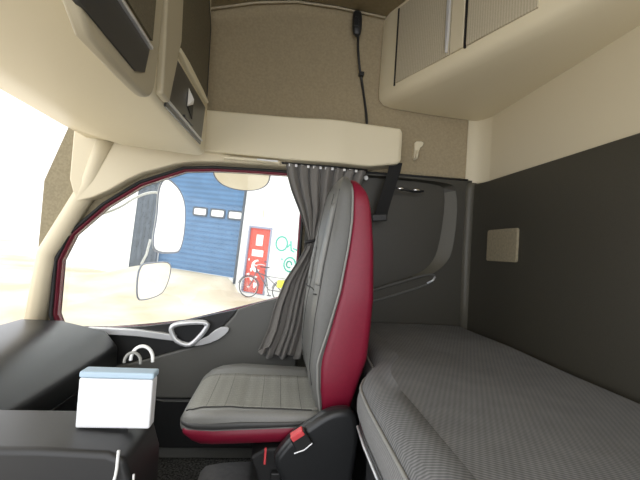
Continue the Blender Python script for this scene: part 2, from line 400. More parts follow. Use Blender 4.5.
# module nearer the windscreen side
ld = obj('locker_door', facex(B(), sm([(.5, 1.375), (.84, 1.375), (.915, 1.39), (.935, 1.47), (.965, 2.14), (.5, 2.14)], 2), -.002, .026), 'beige_shaded', sh, bevel=.01)
tr2 = obj('tray', facex(B(), [(.54, 1.405), (.80, 1.405), (.845, 1.425), (.862, 1.487), (.54, 1.487)], .020, .030), 'tray', sh)
obj('tray_rim', facex(B(), [(.54, 1.489), (.866, 1.489), (.866, 1.496), (.54, 1.496)], .02, .036), 'silver', tr2)
obj('door_inlay', facex(B(), [(.54, 1.515), (.875, 1.515), (.93, 2.12), (.54, 2.12)], .022, .030), 'locker', ld)

# ------------------------------------------------------------ rear overhead cabinet (upper right)
cab = thing('rear_overhead_cabinet', 'cream overhead cabinet above the bunk with ribbed grey doors and chrome strip', 'cabinet', (.8, 1.0, 1.82))
fl = [(.455, 1.83), (.47, 1.76), (.543, 1.59), (.616, 1.437), (.68, 1.30), (.724, 1.193), (.790, 1.045), (.832, .93), (.865, .78), (.88, .5), (.88, -.4)]   # front line (x, y)
rings = []
def cabring(x, y, ax):
    # section from the front line back to the rear wall
    xb = 1.045; d = xb-x
    return [(x+.004, y, 2.292-.0*d), (x, y, 1.90), (x+.006, y, 1.855), (x+.028, y, 1.832), (x+.07, y, 1.820), (x+.5*d, y, 1.808), (xb, y, 1.800), (xb, y, 2.24)]
bm = B(); loft(bm, [cabring(x, y, 0) for x, y in fl]); obj('cabinet_body', bm, 'cream', cab, bevel=.004, smooth=True)
def fpt(s, z, off=0):                                    # point on the straight slanted front, s metres along from the side wall
    a = Vector((.47, 1.76, 0)); b = Vector((.724, 1.193, 0)); d = (b-a).normalized(); nrm = Vector((d.y, -d.x, 0)); nrm = nrm if nrm.x < 0 else -nrm
    p = a+d*s+nrm*off; return Vector((p.x, p.y, z))
def fpanel(bm, pts, o0, o1):
    A_ = [bm.verts.new(fpt(s, z, o0)) for s, z in pts]; B_ = [bm.verts.new(fpt(s, z, o1)) for s, z in pts]
    bm.faces.new(A_); bm.faces.new(B_[::-1]); n = len(pts)
    for i in range(n): bm.faces.new((A_[i], A_[(i+1) % n], B_[(i+1) % n], B_[i]))
    return bm
d1 = obj('cabinet_door', fpanel(B(), [(.08, 1.885), (.40, 1.885), (.40, 2.26), (.08, 2.26)], -.004, .006), 'ribbed', cab, bevel=.003)
obj('door_gap', fpanel(B(), [(.068, 1.877), (.076, 1.877), (.076, 2.262), (.068, 2.262)], -.004, .004), 'rubber', d1)
obj('chrome_strip', fpanel(B(), sm([(.383, 1.895), (.399, 1.895), (.399, 2.25), (.383, 2.25)], 1), .004, .016), 'silver', d1, bevel=.003)
obj('post', fpanel(B(), [(.405, 1.885), (.468, 1.885), (.468, 2.27), (.405, 2.27)], -.004, .007), 'cream2', cab, bevel=.003)
obj('post_gap', fpanel(B(), [(.471, 1.88), (.478, 1.88), (.478, 2.27), (.471, 2.27)], -.004, .0045), 'rubber', cab)
d2 = obj('cabinet_door', fpanel(B(), [(.482, 1.885), (.755, 1.885), (.755, 2.26), (.482, 2.26)], -.004, .006), 'ribbed', cab, bevel=.003)

# ------------------------------------------------------------ passenger seat
CY = 1.43
seat = thing('passenger_seat', 'grey leather passenger seat with red side panels and high integral headrest', 'seat', (.0, CY, 0))
XFt = [(.44, .20), (.48, .17), (.57, .135), (.66, .117), (.83, .12), (1.0, .137), (1.11, .154), (1.22, .174), (1.29, .186), (1.35, .198)]
XRt = [(.5, .178), (.60, .158), (.685, .152), (.79, .180), (.92, .210), (1.06, .230), (1.16, .240), (1.26, .240), (1.33, .235)]
XBt = [(.48, .275), (.56, .285), (.63, .305), (.69, .325), (.8, .330), (.9, .332), (1.06, .323), (1.2, .308), (1.26, .296), (1.31, .280)]
HWt = [(.45, .20), (.6, .235), (.9, .24), (1.1, .228), (1.2, .212), (1.28, .200), (1.34, .19)]
def backring(z, x0, x1, hw, dish, n=48, e=4):
    out = []
    for x, y in superring((x0+x1)/2, CY, (x1-x0)/2, hw, n, e):
        u = abs(y-CY)/hw
        if x < (x0+x1)/2 and dish: x += dish*max(0, 1-(u/.62)**4)
        out.append((x, y, z))
    return out
rings = []
for i in range(37):
    z = .46+(1.326-.46)*(1-(1-i/36)**1.7)
    x0 = lerp(XFt, z); x1 = max(lerp(XRt, z)+lerp([(1.15, .03), (1.3, .008)], z), x0+.03); hw = lerp(HWt, z)+.004
    k = max(0, (z-1.25)/.0761); q = math.sqrt(max(.0, 1-k*k)); hw -= .07*(1-q); c = (x0+x1)/2; h = (x1-x0)/2*max(.40, q)**.7
    rings.append(backring(z, c-h, c+h, hw, lerp([(.5, .008), (.72, .010), (.95, .028), (1.05, .028), (1.15, .006), (1.3, .0)], z)))
br = obj('backrest', loft(B(), rings), 'leather_shaded', seat, smooth=True)
rings = []
for i in range(33):
    z = .475+(1.316-.475)*(1-(1-i/32)**1.5)
    x0 = lerp(XRt, z)-.008; x1 = lerp(XBt, z)-.02*max(0, (z-1.228)/.088)**2; x1 = max(x1, x0+.03); hw = lerp(HWt, z)+.012
    k = max(0, (z-1.228)/.0881); q = math.sqrt(max(0, 1-k*k)); hw -= .085*(1-q)
    rings.append([(x, y, z) for x, y in superring((x0+x1)/2, CY, (x1-x0)/2*max(.15, q)**.5, hw, 48, 7)])
bs = obj('back_shell', loft(B(), rings), 'red', seat, smooth=True)
# piping along the border of grey leather and red shell, both sides
for s in (-1, 1):
    pts = [(lerp(XRt, z)-.004, CY+s*(lerp(HWt, z)+.009-.085*(1-math.sqrt(max(0, 1-min(1, max(0, z-1.228)/.0881)**2)))), z) for z in [.49+.0267*i for i in range(31)]]
    obj('piping', tube(B(), pts, .004, 8), 'piping', seat, smooth=True)
# stitched seams
def seam(pts, parent=None, r=.0022): return obj('seam', tube(B(), pts, r, 6), 'seam', parent or br, smooth=True)
def bfront(y, z):                                        # front surface of the backrest
    x0 = lerp(XFt, z); x1 = max(lerp(XRt, z)+.03, x0+.03); hw = lerp(HWt, z)+.004
    u = min(.999, abs(y-CY)/hw); dz = lerp([(.5, .008), (.72, .010), (.95, .028), (1.05, .028), (1.15, .006), (1.3, .0)], z)
    h = (x1-x0)/2; return (x0+x1)/2-h*(1-u**4)**.25+dz*max(0, 1-(u/.62)**4)
def zr(a, b, n=24): return [a+(b-a)*i/n for i in range(n+1)]
for s in (-1, 1):
    seam([(bfront(CY+s*.128, z)-.0005, CY+s*.128, z) for z in zr(.52, 1.26)], r=.0016)
    seam([(bfront(CY+s*lerp(HWt, z)*.93, z)-.0005, CY+s*lerp(HWt, z)*.93, z) for z in zr(.60, 1.27)], r=.0016)
    # lighter fabric insert along the bolster
    rows = [[(bfront(CY+s*yy, z)-.0012, CY+s*yy, z) for yy in zr(.136, lerp(HWt, z)*.90, 4)] for z in zr(.93, 1.22)]
    obj('bolster_insert', grid(B(), rows), 'leather', br, smooth=True, solid=.002)
seam([(bfront(CY+.2*t, .90)-.0015, CY+.2*t, .90-.012*(1-t*t)) for t in zr(-1, 1, 20)], r=.003)
# cushion: cross sections along x
def cushx(x):
    f = lerp([(-.335, 0), (-.325, .55), (-.305, .80), (-.27, .95), (-.22, 1)], x)
    return f
rings = []
def cring(x, z0, z1, hw, dip, n=48):
    out = []
    for y, z in superring(0, 0, 1, 1, n, 4.0):
        zz = (z0+z1)/2+z*(z1-z0)/2
        if z > 0: zz -= dip*max(0, 1-(abs(y+.2)/.72)**4)*min(1, z*1.5)
        out.append((x, CY+y*hw, zz))
    return out
topz = [(-.345, .455), (-.33, .490), (-.30, .512), (-.25, .528), (-.15, .538), (.0, .536), (.18, .53)]
botz = [(-.345, .43), (-.33, .425), (-.28, .42), (.18, .42)]
hwt = [(-.345, .15), (-.335, .19), (-.31, .222), (-.27, .24), (-.2, .25), (.18, .245)]
xs = [-.345, -.340, -.33, -.318, -.30, -.28, -.25, -.2, -.15, -.1, -.05, 0, .05, .1, .14, .18]
bm = loft(B(), [cring(x, lerp(botz, x), lerp(topz, x), lerp(hwt, x), lerp([(-.345, 0), (-.25, .018), (-.1, .034), (.18, .030)], x)) for x in xs])
cu = obj('seat_cushion', bm, 'leather', seat, smooth=True)
def ctop(x, y):
    hw = lerp(hwt, x); u = min(.999, abs(y-CY)/hw); z0 = lerp(botz, x); z1 = lerp(topz, x)
    zc = (1-u**4)**.25; z = (z0+z1)/2+zc*(z1-z0)/2
    return z-lerp([(-.345, 0), (-.25, .018), (-.1, .034), (.18, .030)], x)*max(0, 1-(abs((y-CY)/hw+.2)/.72)**4)*min(1, zc*1.5)
def fy(x, t): return CY-.055+lerp([(-.318, .125), (-.29, .145), (.2, .152)], x)*t
rows = []
for i in range(36):
    x = -.318+i*.014; w0 = lerp([(-.318, .145), (-.29, .165), (.2, .180)], x)
    rows.append([(x, fy(x, t), ctop(x, fy(x, t))+.003) for t in [-1+.125*k for k in range(17)]])
cf = obj('cushion_cover', grid(B(), rows), 'seatfab', seat, smooth=True, solid=.005)
for s in (-1, 1):
    pts = [(-.318+i*.014, fy(-.318+i*.014, s*1.01)) for i in range(34)]
    seam([(x, y, ctop(x, y)+.002) for x, y in pts], cu, .002)
for xx in (-.24, -.17, -.10, -.03, .04, .11):
    seam([(xx, fy(xx, t), ctop(xx, fy(xx, t))+.0050) for t in [-1+.1*k for k in range(21)]], cf, .0010)
# dark side band, red skirt
def skirt(tz, bz, grow, x1, name, m, xa=-.338):
    rg = []
    for x in [xa, xa+.008, xa+.02, xa+.04, xa+.07, -.2, -.1, 0, .1, x1]:
        hw = lerp(hwt, x)+grow; f = min(1, .55+(x-xa)/.10)
        rg.append([(x, CY+y*hw*(1-(.10 if m == 'red' else 0)*max(0, -z)), (tz(x)+bz(x))/2+z*(tz(x)-bz(x))/2*f) for y, z in superring(0, 0, 1, 1, 32, 7)])
    return obj(name, loft(B(), rg), m, seat, smooth=True)
skirt(lambda x: lerp([(-.34, .474), (-.14, .494), (.0, .494), (.18, .496)], x), lambda x: lerp([(-.34, .455), (.0, .468), (.18, .48)], x), .004, .18, 'side_band', 'leather_d')
skirt(lambda x: lerp([(-.33, .466), (-.1, .476), (.04, .482), (.18, .49)], x), lambda x: lerp([(-.33, .415), (-.25, .398), (.18, .41)], x), .002, .18, 'red_skirt', 'red', -.318)
obj('release_tab', box(B(), -.005, .003, 1.165, 1.175, .365, .415), 'button', seat, bevel=.002)
for o in list(seat.children)+[c for p in seat.children for c in p.children]:
    for v in o.data.vertices:
        if v.co.x < 0: v.co.x *= .85
# recliner cover on the near side, with belt buckle
cov = sm([(.045, .44), (.075, .474), (.118, .505), (.178, .548), (.225, .560), (.268, .556), (.290, .50), (.285, .40), (.27, .30), (.10, .28), (.05, .34), (.02, .40)], 2)
rc = obj('recliner_cover', prism(B(), cov, 1.120, 1.178), 'dark', seat, bevel=.022)
d = Vector((.065, 0, .043)).normalized(); nn = Vector((-d.z, 0, d.x)); yy = Vector((0, 1, 0))
bb = obj('belt_buckle', obox(B(), (.106, 1.118, .468), d, yy, nn, .052, .03, .055), 'rubber', seat, bevel=.004)
obj('release_button', obox(B(), (.092, 1.114, .488), d, yy, nn, .042, .03, .018), 'button', bb, bevel=.003)
obj('buckle_edge', tube(B(), [(.085, 1.10, .437), (.115, 1.10, .448), (.138, 1.10, .468)], .002, 6), 'silver', bb)
# underframe and pedestal
obj('underframe', prism(B(), sm([(-.06, .39), (.16, .41), (.27, .33), (.26, .20), (.02, .17), (-.02, .30)], 1), 1.20, 1.66), 'rubber', seat, bevel=.01)
bm = B(); rings = []
for z, a, b_ in ((.0, .24, .22), (.03, .23, .21), (.05, .17, .17), (.18, .15, .15), (.22, .19, .18)):
    rings.append([(x, y, z) for x, y in superring(.19, CY, a*.72, b_, 24, 6)])
obj('pedestal', loft(bm, rings), 'dark', seat, smooth=False, bevel=.006)
obj('side_bar', box(B(), .02, .055, 1.18, 1.22, .05, .33), 'black', seat, bevel=.006)

# grey foot step on the floor beside the seat
st = tag(obj('foot_step', prism(B(), sm([(-.26, .002), (-.255, .15), (-.22, .19), (.0, .20), (.015, .002)], 1), 1.27, 1.48), 'step', bevel=.01), 'low grey moulded step box on the dark floor under the seat front', 'step')

# ------------------------------------------------------------ bunk: base, mattress
bk = thing('sleeper_bunk', 'dark plastic sleeper bunk locker with bright edge strip beneath the grey mattress', 'bunk', (.6, .7, 0))
def mfront(y): return lerp([(-.3, .245), (.9, .25), (1.03, .258), (1.1, .285), (1.2, .345), (1.4, .36), (1.82, .36)], y)
pl = [(mfront(y)-.005, y) for y in (-.25, .3, .7, .9, 1.0)]+[(mfront(y)+.01, y) for y in (1.1, 1.2, 1.4, 1.81)]
bmx = prism(B(), [(x+.03, y) for x, y in pl]+[(1.005, 1.81), (1.005, -.25)], .0, .545, 'z'); obj('base_body', bmx, 'black', bk, bevel=.006)
ledge = pl[:5]
bm = B(); prism(bm, [(x, y) for x, y in pl]+[(1.005, 1.81), (1.005, -.25)], .545, .578, 'z'); obj('top_ledge', bm, 'dark', bk, bevel=.008)
obj('edge_strip', tube(B(), [(x-.002, y, .568) for x, y in ledge], .004, 6), 'silver', bk, smooth=True)
for y0, y1 in ((.62, .93), (.2, .58)):
    dw = obj('drawer_front', box(B(), .262, .277, y0, y1, .30, .53), 'dark', bk, bevel=.008)
    obj('vent_slot', box(B(), .256, .264, y0+.04, y1-.04, .42, .445), 'rubber', dw, bevel=.002)
ma = thing('bunk_mattress', 'grey striped mattress lying on the bunk behind the passenger seat', 'mattress', (.6, .7, .58))
ys = [-.22+.03*i for i in range(70)]; ys = [y for y in ys if y <= 1.80]+[1.81]
ct = [(0, .660), (.006, .678), (.02, .692), (.045, .700), (.08, .704)]
rows = []
random.seed(3)
for y in ys:
    x0 = mfront(y)+.004; row = []
    for dx, z in [(.004, .625), (-.002, .645)]+ct: row.append((x0+dx, y, z))
    m0 = x0+.08
    for k in range(1, 91):
        x = m0+(.995-m0)*(k/90)**1.5
        f1 = x-(.302+.061*(.867-y)); f2 = f1+.024; am = max(0, min(1, (1.02-y)*4))
        z = .704-am*(.006*math.exp(-(f1/.006)**2)+.004*math.exp(-(f2/.006)**2)-.005*math.exp(-((f1+.012)/.008)**2))
        z += .003*math.sin(x*9+y*4)+.002*math.sin(y*11+x*5); z -= .02*max(0, (x-.95)/.045)**2
        row.append((x, y, z))
    row.append((.998, y, .62)); rows.append(row)
mb = grid(B(), rows)
obj('mattress_top', mb, 'mattress', ma, smooth=True, solid=.004)
rows = [[(mfront(y)+.0, y, .582), (mfront(y)-.006, y, .60), (mfront(y)-.007, y, .63), (mfront(y), y, .658), (mfront(y)+.03, y, .664)] for y in ys]
obj('mattress_side', grid(B(), rows), 'sheetside', ma, smooth=True, solid=.004)
obj('core', prism(B(), [(mfront(y)+.03, y) for y in ys]+[(.98, 1.79), (.98, -.2)], .582, .66, 'z'), 'sheetside', ma)
obj('piping', tube(B(), [(mfront(y)-.001, y, .660) for y in ys], .0045, 6), 'piping', ma, smooth=True)

# ------------------------------------------------------------ curtain on its rail
cu_ = thing('window_curtain', 'dark grey gathered curtain tied back at the passenger window', 'curtain', (.2, 1.78, 1.45))
LX = [(.525, -.075), (.56, -.065), (.656, -.028), (.776, -.003), (.898, .037), (1.008, .10), (1.06, .125), (1.098, .135), (1.13, .125), (1.216, .087), (1.334, .031), (1.40, .008), (1.462, -.004)]
RX = [(.525, .16), (.70, .19), (.9, .20), (1.05, .205), (1.098, .205), (1.15, .23), (1.25, .32), (1.334, .36), (1.462, .395)]
rows = []
NF = 7
for i in range(56):
    z = .530+(1.462-.530)*i/55
    xl = lerp(LX, z); xr = lerp(RX, z); amp = lerp([(.53, .026), (.8, .022), (1.0, .012), (1.098, .007), (1.2, .012), (1.462, .018)], z)
    row = []
    for k in range(145):
        t = k/144; tt = t+.012*math.sin(9*t+z*4)
        ph = tt*NF*2*PI+.5*math.sin(z*5+t*3)
        y = 1.772+amp*(math.sin(ph)+.25*math.sin(2.3*ph+1))
        row.append((xl+(xr-xl)*t+amp*.35*math.cos(ph), y, z+.012*math.sin(ph*.5)*(1 if i == 0 else 0)))
    rows.append(row)
obj('cloth', grid(B(), rows), 'curtain', cu_, smooth=True, solid=.002)
# loose front fold that sweeps down to the left
rows = []
for i in range(30):
    z = .56+(1.07-.56)*i/29; xl = lerp(LX, z)-.002
    rows.append([(xl+.045*t*lerp([(.56, 1), (1.07, .5)], z), 1.742+.010*math.sin(t*5)+.02*(z-.56), z+.02*t*(1 if i == 0 else 0)) for t in [k/10 for k in range(11)]])
obj('front_fold', grid(B(), rows), 'curtain', cu_, smooth=True, solid=.003)
pts = [(.165+.042*math.cos(a), 1.772+.026*math.sin(a), 1.098+.012*math.cos(a)) for a in [2*PI*k/20 for k in range(20)]]
obj('tieback', tube(B(), pts, .008, 6, True), 'rubber', cu_, smooth=True)
obj('curtain_rail', tube(B(), [(-.02, 1.775, 1.468), (.41, 1.775, 1.470)], .006, 8), 'rubber', cu_, smooth=True)
for k in range(13):
    x = .02+k*.030; obj('glider', box(B(), x-.006, x+.006, 1.760, 1.768, 1.452, 1.464), 'white', cu_)

# ------------------------------------------------------------ seat belt, hooks, microphone, coat hook, pocket
sb = thing('seat_belt', 'black seat belt strap hanging from behind the cream panel', 'seat belt', (.5, 1.78, 1.23))
def strip(pts, wd, th):
    bm = B(); rg = []
    for x, y, z, a in pts:
        dx, dz = math.cos(a)*wd/2, math.sin(a)*wd/2
        rg.append([(x-dx, y-th, z-dz), (x+dx, y-th, z+dz), (x+dx, y+th, z+dz), (x-dx, y+th, z-dz)])
    return loft(bm, rg)
obj('webbing', strip([(.549, 1.755, 1.515, .1), (.546, 1.765, 1.475, .1), (.52, 1.76, 1.38, .15), (.495, 1.765, 1.27, .15), (.488, 1.77, 1.225, .1)], .066, .0015), 'webbing', sb)
obj('webbing_stop', obox(B(), (.484, 1.765, 1.235), Vector((1, 0, .1)).normalized(), Vector((0, 1, 0)), Vector((-.1, 0, 1)).normalized(), .075, .018, .035), 'black', sb, bevel=.005)
bm = B(); tube(bm, [(.545, 1.818, 1.40), (.57, 1.81, 1.405), (.60, 1.80, 1.392), (.63, 1.80, 1.395), (.66, 1.80, 1.388), (.70, 1.81, 1.392), (.725, 1.818, 1.398)], .006, 8)
hk = thing('chrome_hook_strip', 'small dark strip with two shiny chrome knobs on the dark bunk wall', 'hook', (.63, 1.82, 1.39))
obj('hook_wire', bm, 'dark', hk, smooth=True)
for x in (.595, .68):
    bm = B(); bmesh.ops.create_uvsphere(bm, u_segments=16, v_segments=10, radius=.010); bmesh.ops.scale(bm, vec=(1.9, 1, .8), verts=bm.verts); bmesh.ops.translate(bm, verts=bm.verts, vec=(x, 1.797, 1.396)); obj('knob', bm, 'chrome', hk, smooth=True)
bm = B(); prism(bm, [(.415+.011*math.cos(2*PI*k/20), 1.44+.011*math.sin(2*PI*k/20)) for k in range(20)], 1.812, 1.823); tag(obj('screw_cap', bm, 'white', bevel=.003), 'small round white screw cap on dark wall beside the curtain top', 'screw cap')
mc = thing('handheld_microphone', 'small black microphone clipped high on the upholstered wall with hanging black cable', 'microphone', (.32, 1.80, 2.2))
bm = B(); rings = []
for z, hx, hy in ((2.165, .010, .010), (2.172, .019, .014), (2.20, .024, .018), (2.25, .025, .019), (2.28, .022, .016), (2.292, .012, .010)): rings.append([(x, y, z) for x, y in superring(.316+(z-2.165)*-.05, 1.800, hx, hy, 24, 3.2)])
obj('microphone_body', loft(bm, rings), 'black', mc, smooth=True)
obj('grip_button', box(B(), .296, .318, 1.777, 1.785, 2.20, 2.25), 'dark', mc, bevel=.003)
cab_ = obj('cable', tube(B(), sm([(.322, 1.80, 2.168), (.325, 1.80, 2.10), (.345, 1.815, 2.0), (.36, 1.83, 1.96), (.385, 1.828, 1.84), (.398, 1.82, 1.76), (.402, 1.81, 1.697)], 2, False), .0065, 8), 'black', mc, smooth=True)
obj('cable_clip', obox(B(), (.355, 1.815, 1.975), Vector((1, 0, 0)), Vector((0, 1, 0)), Vector((0, 0, 1)), .026, .03, .02), 'black', mc, bevel=.004)
ch = thing('coat_hook', 'cream plastic coat hook on the wall below the rear cabinet', 'coat hook', (.68, 1.83, 1.6))
obj('hook_plate', prism(B(), sm([(.660, 1.655), (.712, 1.66), (.708, 1.635), (.692, 1.625), (.682, 1.56), (.662, 1.56), (.664, 1.62)], 1), 1.815, 1.838), 'cream', ch, bevel=.003)
obj('hook_arm', tube(B(), [(.673, 1.82, 1.57), (.672, 1.80, 1.565), (.672, 1.793, 1.58), (.672, 1.795, 1.60)], .006, 8), 'cream', ch, smooth=True)
tag(obj('wall_pocket', prism(B(), rrect(1.44, 1.055, 1.665, 1.205, .012), 1.001, 1.014, 'x'), 'fabric', bevel=.004), 'beige fabric pocket on the dark rear wall above the mattress', 'pocket')
tr_ = thing('wall_tray', 'narrow dark tray ledge moulded in the bunk side wall with pale rim', 'tray', (.65, 1.82, .88))
rim = [(.40, .775), (.74, .895), (.80, .925), (.822, .955), (.80, .968), (.74, .955), (.40, .835)]
obj('tray_rim', tube(B(), [(x, 1.822-.004*(z < .9), z) for x, z in sm(rim, 2)], .006, 6, True), 'trim', tr_, smooth=True)
obj('end_cap', tube(B(), [(.775, 1.815, .918), (.805, 1.815, .935), (.815, 1.815, .955)], .005, 6), 'silver', tr_, smooth=True)
obj('tray_floor', prism(B(), sm([(p[0], p[1]) for p in rim], 2), 1.826, 1.85), 'olive', tr_)

# ------------------------------------------------------------ console with the white pad, dashboard
ds = thing('dashboard', 'black dashboard block below the windscreen in front of the passenger seat', 'dashboard', (-1.1, 1.0, 0))
bm = B(); rings = []
for y in (.88, 1.1, 1.3, 1.6, 1.76):
    rings.append([(-1.13, y, .02), (-.80, y, .02), (-.78, y, .30), (-.70, y, .40), (-.70, y, .55), (-.76, y, .62), (-.95, y, .66), (-1.13, y, .66)])
obj('dashboard_body', loft(bm, rings), 'dark', ds, bevel=.02)
obj('drawer_line', box(B(), -.704, -.698, .9, 1.6, .47, .475), 'rubber', ds)
cn = thing('centre_console', 'dark console at the lower left with a thin pale edge line', 'console', (-.4, .8, 0))
obj('console_body', prism(B(), sm([(-.72, .02), (-.222, .02), (-.232, .45), (-.238, .64), (-.30, .665), (-.72, .665)], 1), .70, .86), 'black', cn, bevel=.012)
obj('edge_line', tube(B(), [(-.236, .702, .62), (-.232, .700, .50), (-.229, .70, .30), (-.224, .70, .05)], .0022, 6), 'silver', cn, smooth=True)
pd = thing('paper_pad', 'bright white paper pad with pale blue top band and white wire loop', 'paper pad', (-.34, .80, .665))
obj('sheets', box(B(), -.38, -.238, .775, .805, .665, .764), 'paper', pd, bevel=.004)
obj('blue_band', box(B(), -.38, -.236, .773, .807, .765, .778), 'blue', pd, bevel=.004)
obj('wire_loop', tube(B(), [(-.268+.022*math.cos(a), .79, .80+.028*math.sin(a)) for a in [PI*k/14-.15 for k in range(16)]], .0035, 6), 'white', pd, smooth=True)
obj('wire_loop', tube(B(), [(-.285+.016*math.cos(a), .787, .795+.02*math.sin(a)) for a in [PI*k/14-.15 for k in range(16)]], .003, 6), 'piping', pd, smooth=True)
tag(obj('charging_cable', tube(B(), sm([(-.262, .692, .668), (-.262, .690, .62), (-.275, .690, .59), (-.30, .690, .575), (-.36, .690, .57)], 2, False), .0028, 6), 'white', smooth=True), 'thin white cable hanging down the dark console below the white pad', 'cable')

# ------------------------------------------------------------ outside, in the frame of the building (the lorry stands at a slight tilt to it)
TH = math.radians(3.4); AL = math.radians(22)
ux = Vector((math.cos(AL), -math.sin(AL), 0)); n_ = Vector((-math.sin(AL), -math.cos(AL), 0))
U = ux*math.cos(TH)+Vector((0, 0, 1))*-math.sin(TH); V = Vector((0, 0, 1))*math.cos(TH)+ux*math.sin(TH); N = -n_
N = U.cross(V); N = -N if N.y > 0 else N                # towards the lorry
O = Vector((-.804, 11.1, -.366))
def W(u, v, n=0): return O+U*u+V*v+N*n
MW = Matrix((U, -N, V)).transposed().to_4x4()
def wobj(name, bm, m, parent=None, **k):                 # mesh drawn in (u, depth, v) of the building
    o = obj(name, bm, m, None, **k)
    if parent is None: o.matrix_world = Matrix.Translation(O) @ MW
    else: o.parent = parent
    return o
def wthing(name, label, cat, u, v, n, group=None):
    o = thing(name, label, cat, (0, 0, 0), group); o.matrix_world = Matrix.Translation(O) @ MW
    return o
# yard surface: level by the building, falling away towards the lorry
rows = []
def sstep(t): t = max(0, min(1, t)); return t*t*(3-2*t)
def yard(u, n0):                                         # paved slope rising to the garage sill
    v = lerp([(2.2, -.10), (4.5, -.25), (7.0, -.75), (9.5, -1.1)], n0)
    return v+.45*sstep(1-n0/2.6)*sstep((u+5.2)/1.5)*sstep((-.28-u)/.5)*(1 if n0 > -.3 else 0)
for n0 in [-6, -.31]+[-.1+.2*i for i in range(15)]+[3.2, 3.8, 4.5, 5.5, 7, 8, 9.5, 12, 16]:
    rows.append([tuple(W(u, yard(u, n0), n0)) for u in [-24, -18, -12, -9, -7]+[-6+.2*i for i in range(41)]+[4, 7, 10, 16, 24]])
o = tag(obj('yard_ground', grid(B(), rows), 'ground', smooth=True), 'pale concrete yard outside between the lorry and the building', 'ground'); o['kind'] = 'structure'
for k_ in ('label', 'category'): del o[k_]
GX0, GX1, GT = -3.52, -.60, 3.95
bl = wthing('warehouse_building', 'white rendered warehouse wall seen through the side window', 'building', 0, 0, 0)
bm = B(); plate_holes(bm, [(-9, -.3), (16, -.3), (16, 6.4), (-9, 6.4)], [[(GX0, .34), (GX1, .34), (GX1, GT), (GX0, GT)], [(-.30, .0), (.47, .0), (.47, 2.02), (-.30, 2.02)]], -.0, .35)
wobj('wall', bm, 'render', bl)
wobj('cladding', box(B(), -4.5, GX0+.05, -.06, 0, .1, 4.4), 'cladding', bl)
wobj('downpipe', box(B(), GX1+.01, GX1+.07, -.05, 0, .2, 5.0), 'cladding', bl)
gd = wthing('garage_door', 'blue sectional garage door with a row of three small white panes', 'garage door', 0, 0, 0)
wobj('door_leaf', box(B(), GX0+.02, GX1-.02, .10, .16, .36, GT-.02), 'garage', gd)
for j in range(6):
    wobj('panel_joint', box(B(), GX0+.02, GX1-.02, .09, .10, .36+.55*(j+1)-.012, .36+.55*(j+1)+.012), 'garage', gd)
for c in (-2.14, -1.50, -.87):
    f_ = wobj('pane_frame', ring_band(B(), rrect(c-.22, 2.19, c+.22, 2.39, .05), rrect(c-.27, 2.14, c+.27, 2.44, .07), .07, .11), 'cladding', gd)
    wobj('pane', prism(B(), rrect(c-.225, 2.185, c+.225, 2.395, .05), .08, .10), 'winpane', f_)
rd = wthing('entrance_door', 'red entrance door with white notices and white paint splashes', 'door', 0, 0, 0)
wobj('door_frame', ring_band(B(), [(-.25, .02), (.42, .02), (.42, 1.97), (-.25, 1.97)], [(-.30, 0), (.47, 0), (.47, 2.03), (-.30, 2.03)], -.03, .12), 'doorframe', rd)
lf = wobj('door_leaf', box(B(), -.25, .42, .04, .09, .02, 1.97), 'doorred', rd)
nt_ = wobj('notice', box(B(), -.03, .19, .032, .04, 1.45, 1.78), 'paper', rd)
wobj('notice', box(B(), -.12, .25, .032, .04, 1.12, 1.32), 'paper', rd)
def blob(u, v, ru, rv, rot=0, n=14, cres=0):
    out = []
    for k in range(n):
        a = 2*PI*k/n; r = 1+.18*math.sin(3*a+u*9)
        x, z = ru*r*math.cos(a), rv*r*math.sin(a)
        out.append((u+x*math.cos(rot)-z*math.sin(rot), v+x*math.sin(rot)+z*math.cos(rot)))
    return out
bm = B()
arc = [(.13+.22*math.cos(a), .83+.20*math.sin(a)) for a in [math.radians(100+16*k) for k in range(12)]]; arc2 = [(.18+.18*math.cos(a), .86+.13*math.sin(a)) for a in [math.radians(276-16*k) for k in range(12)]]
prism(bm, arc+arc2, .034, .04)
for u, v, a, b_ in ((-.08, .70, .035, .06), (-.16, .55, .05, .04), (-.03, .42, .05, .05), (.09, .50, .06, .035), (-.19, 1.0, .02, .04), (.1, .25, .06, .09)): prism(bm, blob(u, v, a, b_), .034, .04)
wobj('paint_splashes', bm, 'paper', lf)
wobj('door_lever', box(B(), .33, .40, .01, .04, .98, 1.01), 'cladding', lf)
# teal spray painted marks on the white wall
gf = wthing('wall_graffiti', 'teal spray painted scribbles on the white wall right of the red door', 'graffiti', 0, 0, 0)
def stroke(pts, wd=.05):
    bm = B()
    for (a, b_) in zip(pts, pts[1:]):
        a = Vector(a); b_ = Vector(b_); d = (b_-a); d.normalize(); q = Vector((-d.y, d.x))*wd/2; d = d*wd*.3
        prism(bm, [tuple(a-d-q), tuple(b_+d-q), tuple(b_+d+q), tuple(a-d+q)], -.006, .002)
    return bm
circ = lambda u, v, r, a0=0, a1=360: [(u+r*math.cos(math.radians(a0+(a1-a0)*k/16)), v+r*1.15*math.sin(math.radians(a0+(a1-a0)*k/16))) for k in range(17)]
for pts in (circ(.82, 1.60, .18), [(1.02, 1.52), (1.08, 1.60)], [(1.10, 1.70), (1.14, 1.44), (1.24, 1.40)], [(1.20, 1.50), (1.32, 1.46)], circ(1.15, 1.02, .18, -30, 300), circ(1.13, 1.02, .08, 0, 300), [(.88, 1.16), (.90, 1.12)]):
    wobj('stroke', stroke(pts), 'teal', gf)
o = wobj('rust_mark', box(B(), .09, .13, -.004, .002, 2.28, 2.55), 'rust'); tag(o, 'small brownish vertical mark on white wall above the red door', 'mark')
